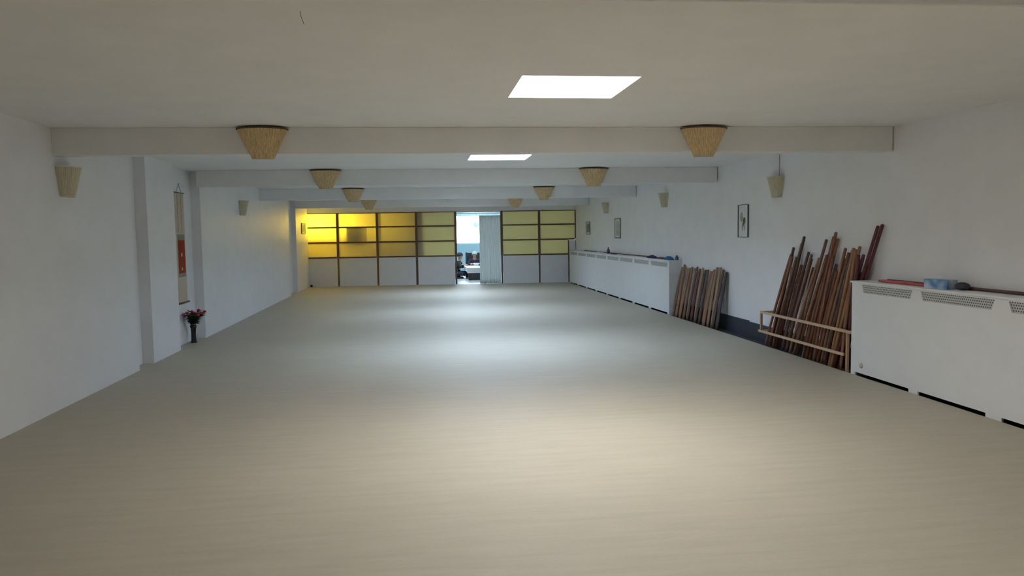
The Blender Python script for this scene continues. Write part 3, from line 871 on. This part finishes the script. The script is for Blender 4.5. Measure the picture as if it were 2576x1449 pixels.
for hi, (dx, dy, hz, c) in enumerate(heads):
    base = Vector((vx + 0.022 * math.cos(hi * 0.7 + 2.4), vy + 0.022 * math.sin(hi * 0.7 + 2.4), 0.215)); tip = Vector((vx + dx, vy + dy, hz))
    mid = base.lerp(tip, 0.5) + Vector((-dx * 0.22, -dy * 0.22, 0.02))
    fl = thing('cut_flower', tuple(base), ['magenta flower at far left of the bouquet', 'crimson flower at top centre of the bouquet', 'crimson flower low in the middle of the bouquet',
        'magenta flower right of the bouquet centre', 'crimson flower inside the right half of the bouquet', 'crimson flower near right edge of the bouquet',
        'rightmost crimson flower of the bouquet', 'crimson flower in the left half of the bouquet', 'magenta flower at back of the bouquet'][hi], 'flower', 'cut flowers in the black vase')
    MB().tube([base, mid, tip - Vector((0, 0, 0.008))], 0.0028, 6).build('stem', LEAF, fl, smooth=True)
    m = MB()
    for ring, (rr, up, cnt) in enumerate(((0.026, 0.004, 6), (0.018, 0.012, 5), (0.009, 0.017, 3))):
        for k in range(cnt):
            q = 2 * math.pi * (k + 0.5 * ring) / cnt
            cx, cy = tip.x + rr * 0.62 * math.cos(q), tip.y + rr * 0.62 * math.sin(q)
            m.ball((cx, cy, tip.z + up), (0.011, 0.011, 0.010), 8)
    m.ball((tip.x, tip.y, tip.z), (0.012, 0.012, 0.012), 8)
    m.build('blossom', FLW[c], fl, smooth=True)
    m = FOL
    for k in range(44):
        t = rnd.uniform(0.25, 0.95)
        p = base.lerp(mid, t * 2) if t < 0.5 else mid.lerp(tip, t * 2 - 1)
        q = rnd.uniform(0, 2 * math.pi); ln = rnd.uniform(0.05, 0.095); upz = rnd.uniform(-0.25, 0.6)
        dv = Vector((math.cos(q), math.sin(q), upz)).normalized() * ln
        e_ = p + dv
        if e_.x < xl(11.3) - RD + 0.012: dv.x = abs(dv.x); e_ = p + dv
        sd = dv.cross(Vector((0, 0, 1))).normalized() * ln * 0.30
        nn = dv.cross(sd).normalized() * 0.0012
        vs = [p, p + dv * 0.45 + sd, e_, p + dv * 0.45 - sd]
        vs2 = [v + nn for v in vs]
        m.add(vs + vs2, [(0, 3, 2, 1), (4, 5, 6, 7), (0, 1, 5, 4), (1, 2, 6, 5), (2, 3, 7, 6), (3, 0, 4, 7)])

tag(FOL.build('bouquet_foliage', LEAF), 'dark green leafy foliage between the flowers of the bouquet', 'foliage', kind='stuff')

# small dark doorstop in the far left corner
m = MB().lathe([(0.035, 0.0), (0.035, 0.04), (0.028, 0.06), (0.01, 0.066)], (-3.22, 23.15, 0.0), 14)
tag(m.build('door_stop', mat('dark_green_rubber', (0.02, 0.04, 0.035), 0.7), smooth=True), 'small dark knob on floor in far left corner', 'door stop')

# ---------------------------------------------------------------- back room: table, cushions, people, lamp
TABLEW = mat('white_tablecloth_cotton', (0.92, 0.93, 0.95), 0.8, 0.01)
tx0, tx1, ty0, ty1, tz = 1.52, 2.55, 24.7, 26.5, 0.40
tt = thing('low_table', (0.5 * (tx0 + tx1), 0.5 * (ty0 + ty1), 0), 'low dark floor table beyond the doorway', 'table')
MB().box(tx0 + 0.02, tx1 - 0.02, ty0 + 0.02, ty1 - 0.02, tz - 0.03, tz, ).build('tabletop', STAFFW[2], tt)
for ax in (tx0 + 0.05, tx1 - 0.13):
    for ay in (ty0 + 0.05, ty1 - 0.13):
        MB().box(ax, ax + 0.08, ay, ay + 0.08, 0.0, tz - 0.03).build('leg', STAFFW[2], tt)
MB().box(tx0 + 0.131, tx1 - 0.131, ty0 + 0.06, ty0 + 0.09, 0.02, tz - 0.03).build('apron', DMETAL, tt)
m = MB()
o_ = 0.018
m.box(tx0, tx1, ty0, ty1, tz + 0.001, tz + 0.007)
m.box(tx0 - 0.004, tx1, ty0 - 0.006, ty0, 0.235, tz + 0.007); m.box(tx0 - 0.006, tx0, ty0, ty1, 0.27, tz + 0.007); m.box(tx1, tx1 + 0.006, ty0, ty1, 0.27, tz + 0.007); m.box(tx0, tx1, ty1, ty1 + 0.006, 0.27, tz + 0.007)
tag(m.build('tablecloth', TABLEW), 'white cloth draped over the low table beyond the doorway', 'tablecloth')
TZ = tz + 0.008
m = MB().lathe([(0.05, 0.0), (0.06, 0.01), (0.10, 0.06), (0.115, 0.09), (0.11, 0.09), (0.05, 0.02)], (1.93, 26.25, TZ), 18)
tag(m.build('bowl', TABLEW, smooth=True), 'white bowl on the low table in front of seated person', 'bowl')
m = MB().lathe([(0.03, 0.0), (0.04, 0.01), (0.042, 0.07), (0.038, 0.07), (0.034, 0.015)], (2.05, 26.0, TZ), 16)
tag(m.build('cup', DMETAL, smooth=True), 'dark cup on the low table right of the white bowl', 'cup')

SKIN = mat('skin', (0.48, 0.27, 0.20), 0.55, 0.06, 20)
def skin_mesh(name, nodes, edges, mt, parent, root=0, sub=2):
    me = bpy.data.meshes.new(name)
    off = parent.location
    me.from_pydata([tuple(Vector(n[0]) - off) for n in nodes], edges, [])
    o = bpy.data.objects.new(name, me); COL.objects.link(o); o.parent = parent
    me.materials.append(mt)
    sk = o.modifiers.new('skin', 'SKIN'); sk.use_smooth_shade = True
    me.skin_vertices.new() if not me.skin_vertices else None
    for i, n in enumerate(nodes):
        r_ = n[1] if isinstance(n[1], tuple) else (n[1], n[1])
        me.skin_vertices[0].data[i].radius = r_
        me.skin_vertices[0].data[i].use_root = (i == root)
    sb = o.modifiers.new('sub', 'SUBSURF'); sb.levels = sub; sb.render_levels = sub
    return o
def person(loc, face, label, top_m, hair_m, lean=0.08, scale=1.0, hands=None, trousers=None):
    # sitting cross-legged on the floor; local frame: +f is where the person faces
    r = thing('person', loc, label, 'person')
    fx, fy = face
    fn = math.hypot(fx, fy); fx /= fn; fy /= fn
    sx, sy = fy, -fx   # person's right-hand side
    def P(f, s, z):
        f *= scale; s *= scale; z *= scale
        return (loc[0] + fx * f + sx * s, loc[1] + fy * f + sy * s, loc[2] + z)
    nodes = []; edges = []
    def add(p, rad, par=None):
        nodes.append((P(*p), tuple(q * scale for q in rad) if isinstance(rad, tuple) else rad * scale))
        if par is not None: edges.append((par, len(nodes) - 1))
        return len(nodes) - 1
    pel = add((0, 0, 0.13), 0.12)
    sp1 = add((0.02 + lean * 0.3, 0, 0.30), (0.115, 0.10), pel)
    chest = add((0.02 + lean, 0, 0.46), (0.13, 0.10), sp1)
    neck = add((0.05 + lean, 0, 0.585), 0.055, chest)
    jaw = add((0.09 + lean, 0, 0.66), (0.062, 0.07), neck)
    head = add((0.085 + lean, 0, 0.745), (0.078, 0.095), jaw)
    crown = add((0.07 + lean, 0, 0.80), (0.055, 0.07), head)
    nose = add((0.185 + lean, 0, 0.715), 0.012, head)
    hs = hands or [(0.42, 0.10, 0.42), (0.42, -0.10, 0.42)]
    for s, hnd in ((1, hs[0]), (-1, hs[1])):
        sh = add((0.02 + lean, s * 0.17, 0.515), 0.055, chest)
        el = add((0.14 + lean, s * 0.25, 0.32), 0.042, sh)
        wr = add((hnd[0] - 0.08, hnd[1] + s * 0.02, hnd[2]), 0.026, el)
        pm = add((hnd[0] - 0.02, hnd[1], hnd[2]), (0.036, 0.016), wr)
        for fi, (ds, ln) in enumerate(((-0.028, 0.065), (-0.010, 0.08), (0.010, 0.075), (0.028, 0.06))):
            a1 = add((hnd[0] + 0.025, hnd[1] + ds, hnd[2] - 0.002), 0.009, pm)
            a2 = add((hnd[0] + 0.02 + ln * 0.6, hnd[1] + ds * 1.1, hnd[2] - 0.008), 0.008, a1)
            add((hnd[0] + 0.02 + ln, hnd[1] + ds * 1.1, hnd[2] - 0.02), 0.007, a2)
        th = add((hnd[0] - 0.01, hnd[1] - s * 0.045, hnd[2] - 0.005), 0.011, pm)
        add((hnd[0] + 0.03, hnd[1] - s * 0.06, hnd[2] - 0.012), 0.009, th)
        hp = add((0.05, s * 0.10, 0.12), 0.085, pel)
        kn = add((0.34, s * 0.30, 0.12), 0.065, hp)
        an = add((0.36, -s * 0.04, 0.07 + 0.03 * (s > 0)), 0.042, kn)
        add((0.38, -s * 0.15, 0.06 + 0.03 * (s > 0)), 0.036, an)
    skin_mesh('body', nodes, edges, SKIN, r)
    # sweater
    nodes, edges = [], []
    g = 0.018
    a0 = add((0.0, 0, 0.16), 0.135); a1 = add((0.02 + lean * 0.3, 0, 0.30), (0.14, 0.12), a0); a2 = add((0.02 + lean, 0, 0.45), (0.155, 0.12), a1); a3 = add((0.045 + lean, 0, 0.555), 0.07, a2)
    for s, hnd in ((1, hs[0]), (-1, hs[1])):
        sh = add((0.02 + lean, s * 0.17, 0.515), 0.055 + g, a2)
        el = add((0.14 + lean, s * 0.25, 0.32), 0.042 + g, sh)
        add((hnd[0] - 0.10, hnd[1] + s * 0.03, hnd[2]), 0.026 + 0.012, el)
    skin_mesh('sweater', nodes, edges, top_m, r)
    nodes, edges = [], []
    a0 = add((0.0, 0, 0.13), 0.14)
    for s in (1, -1):
        hp = add((0.06, s * 0.10, 0.125), 0.10, a0); kn = add((0.345, s * 0.30, 0.125), 0.082, hp)
        add((0.36, -s * 0.02, 0.075 + 0.03 * (s > 0)), 0.056, kn)
    skin_mesh('trousers', nodes, edges, trousers or top_m, r)
    m = MB()
    cz = 0.765; n = 16; vs = []
    for k in range(7):
        t = k / 6 * math.pi * 0.56
        for j in range(n):
            q = 2 * math.pi * j / n
            rr = 0.105 * math.sin(t) + 0.001
            front = math.cos(q)
            drop = 0.0 if front > 0.3 else 0.03 * (k / 6)
            vs.append(P(0.072 + lean + rr * 1.08 * math.cos(q), rr * 0.9 * math.sin(q), cz + 0.10 * math.cos(t) - drop))
    fs = [(k * n + j, k * n + (j + 1) % n, (k + 1) * n + (j + 1) % n, (k + 1) * n + j) for k in range(6) for j in range(n)]
    m.add(vs, fs)
    h_ = m.build('hair', hair_m, r, smooth=True)
    sm_ = h_.modifiers.new('thickness', 'SOLIDIFY'); sm_.thickness = 0.012
    for s in (1, -1):
        m = MB().ball(P(0.165 + lean, s * 0.032, 0.745), 0.011 * scale, 8); m.build('eye', DMETAL, r, smooth=True)
        m = MB().ball(P(0.075 + lean, s * 0.083, 0.725), (0.016, 0.012, 0.026), 8); m.build('ear', SKIN, r, smooth=True)
    m = MB().ball(P(0.163 + lean, 0, 0.672), (0.012, 0.02, 0.006) if abs(fy) < abs(fx) else (0.02, 0.012, 0.006), 8); m.build('mouth', mat('lip', (0.3, 0.1, 0.09), 0.6), r, smooth=True)
    return r
NAVYK = mat('navy_sweater_knit', (0.035, 0.04, 0.075), 0.9, 0.2, 60)
BLACKK = mat('black_sweater_knit', (0.02, 0.025, 0.035), 0.9, 0.2, 60)
TROU = mat('dark_trousers', (0.02, 0.025, 0.04), 0.9, 0.2, 40)
WHITEHAIR = mat('white_hair', (0.75, 0.75, 0.75), 0.8, 0.1, 60)
BLACKHAIR = mat('black_hair', (0.02, 0.018, 0.018), 0.6, 0.2, 60)
def cushion(loc, lab, mt):
    m = MB()
    x, y = loc
    m.box(x - 0.27, x + 0.27, y - 0.27, y + 0.27, 0.001, 0.055)
    tag(m.build('floor_cushion', mt, bevel=0.02), lab, 'cushion', 'floor cushions around the low table')
CUSH = mat('dark_cushion_cloth', (0.05, 0.05, 0.06), 0.9, 0.2)
cushion((1.93, 27.16), 'dark floor cushion under the white-haired person', CUSH)
cushion((1.19, 25.95), 'dark floor cushion under the dark-haired person', CUSH)
person((1.93, 27.12, 0.045), (0, -1), 'white-haired person in dark navy sweater sitting behind the low table', NAVYK, WHITEHAIR, lean=0.09, scale=1.0,
       hands=[(0.72, 0.14, 0.42), (0.70, -0.12, 0.42)], trousers=TROU)
person((1.17, 26.0, 0.045), (1, -0.25), 'dark-haired person in black sweater sitting left of the low table', BLACKK, BLACKHAIR, lean=0.12, scale=0.98,
       hands=[(0.36, 0.12, 0.44), (0.36, -0.10, 0.44)], trousers=TROU)
fc = thing('floor_chair', (1.93, 27.4, 0), 'dark legless chair back behind the white-haired person', 'chair')
m = MB().box(1.70, 2.16, 27.46, 27.50, 0.09, 0.83); m.build('backrest', CUSH, fc, bevel=0.01)
MB().box(1.64, 1.70, 27.45, 27.51, 0.0, 0.85).build('post', DMETAL, fc); MB().box(2.16, 2.22, 27.45, 27.51, 0.0, 0.85).build('post', DMETAL, fc)
MB().box(1.70, 2.16, 27.45, 27.5, 0.0, 0.088).build('base', DMETAL, fc)
pd = thing('pendant_lamp', (2.13, 28.6, 2.492), 'round white paper pendant lamp in front of the far window', 'pendant lamp')
m = MB(); m.tube([(2.13, 28.6, 2.492), (2.13, 28.6, 1.97)], 0.004, 6); m.build('cord', DMETAL, pd)
MB().ball((2.13, 28.6, 1.86), 0.115, 20).build('lamp_shade', cloth_mat('washi_paper', (0.75, 0.85, 0.88), 0.5), pd, smooth=True)
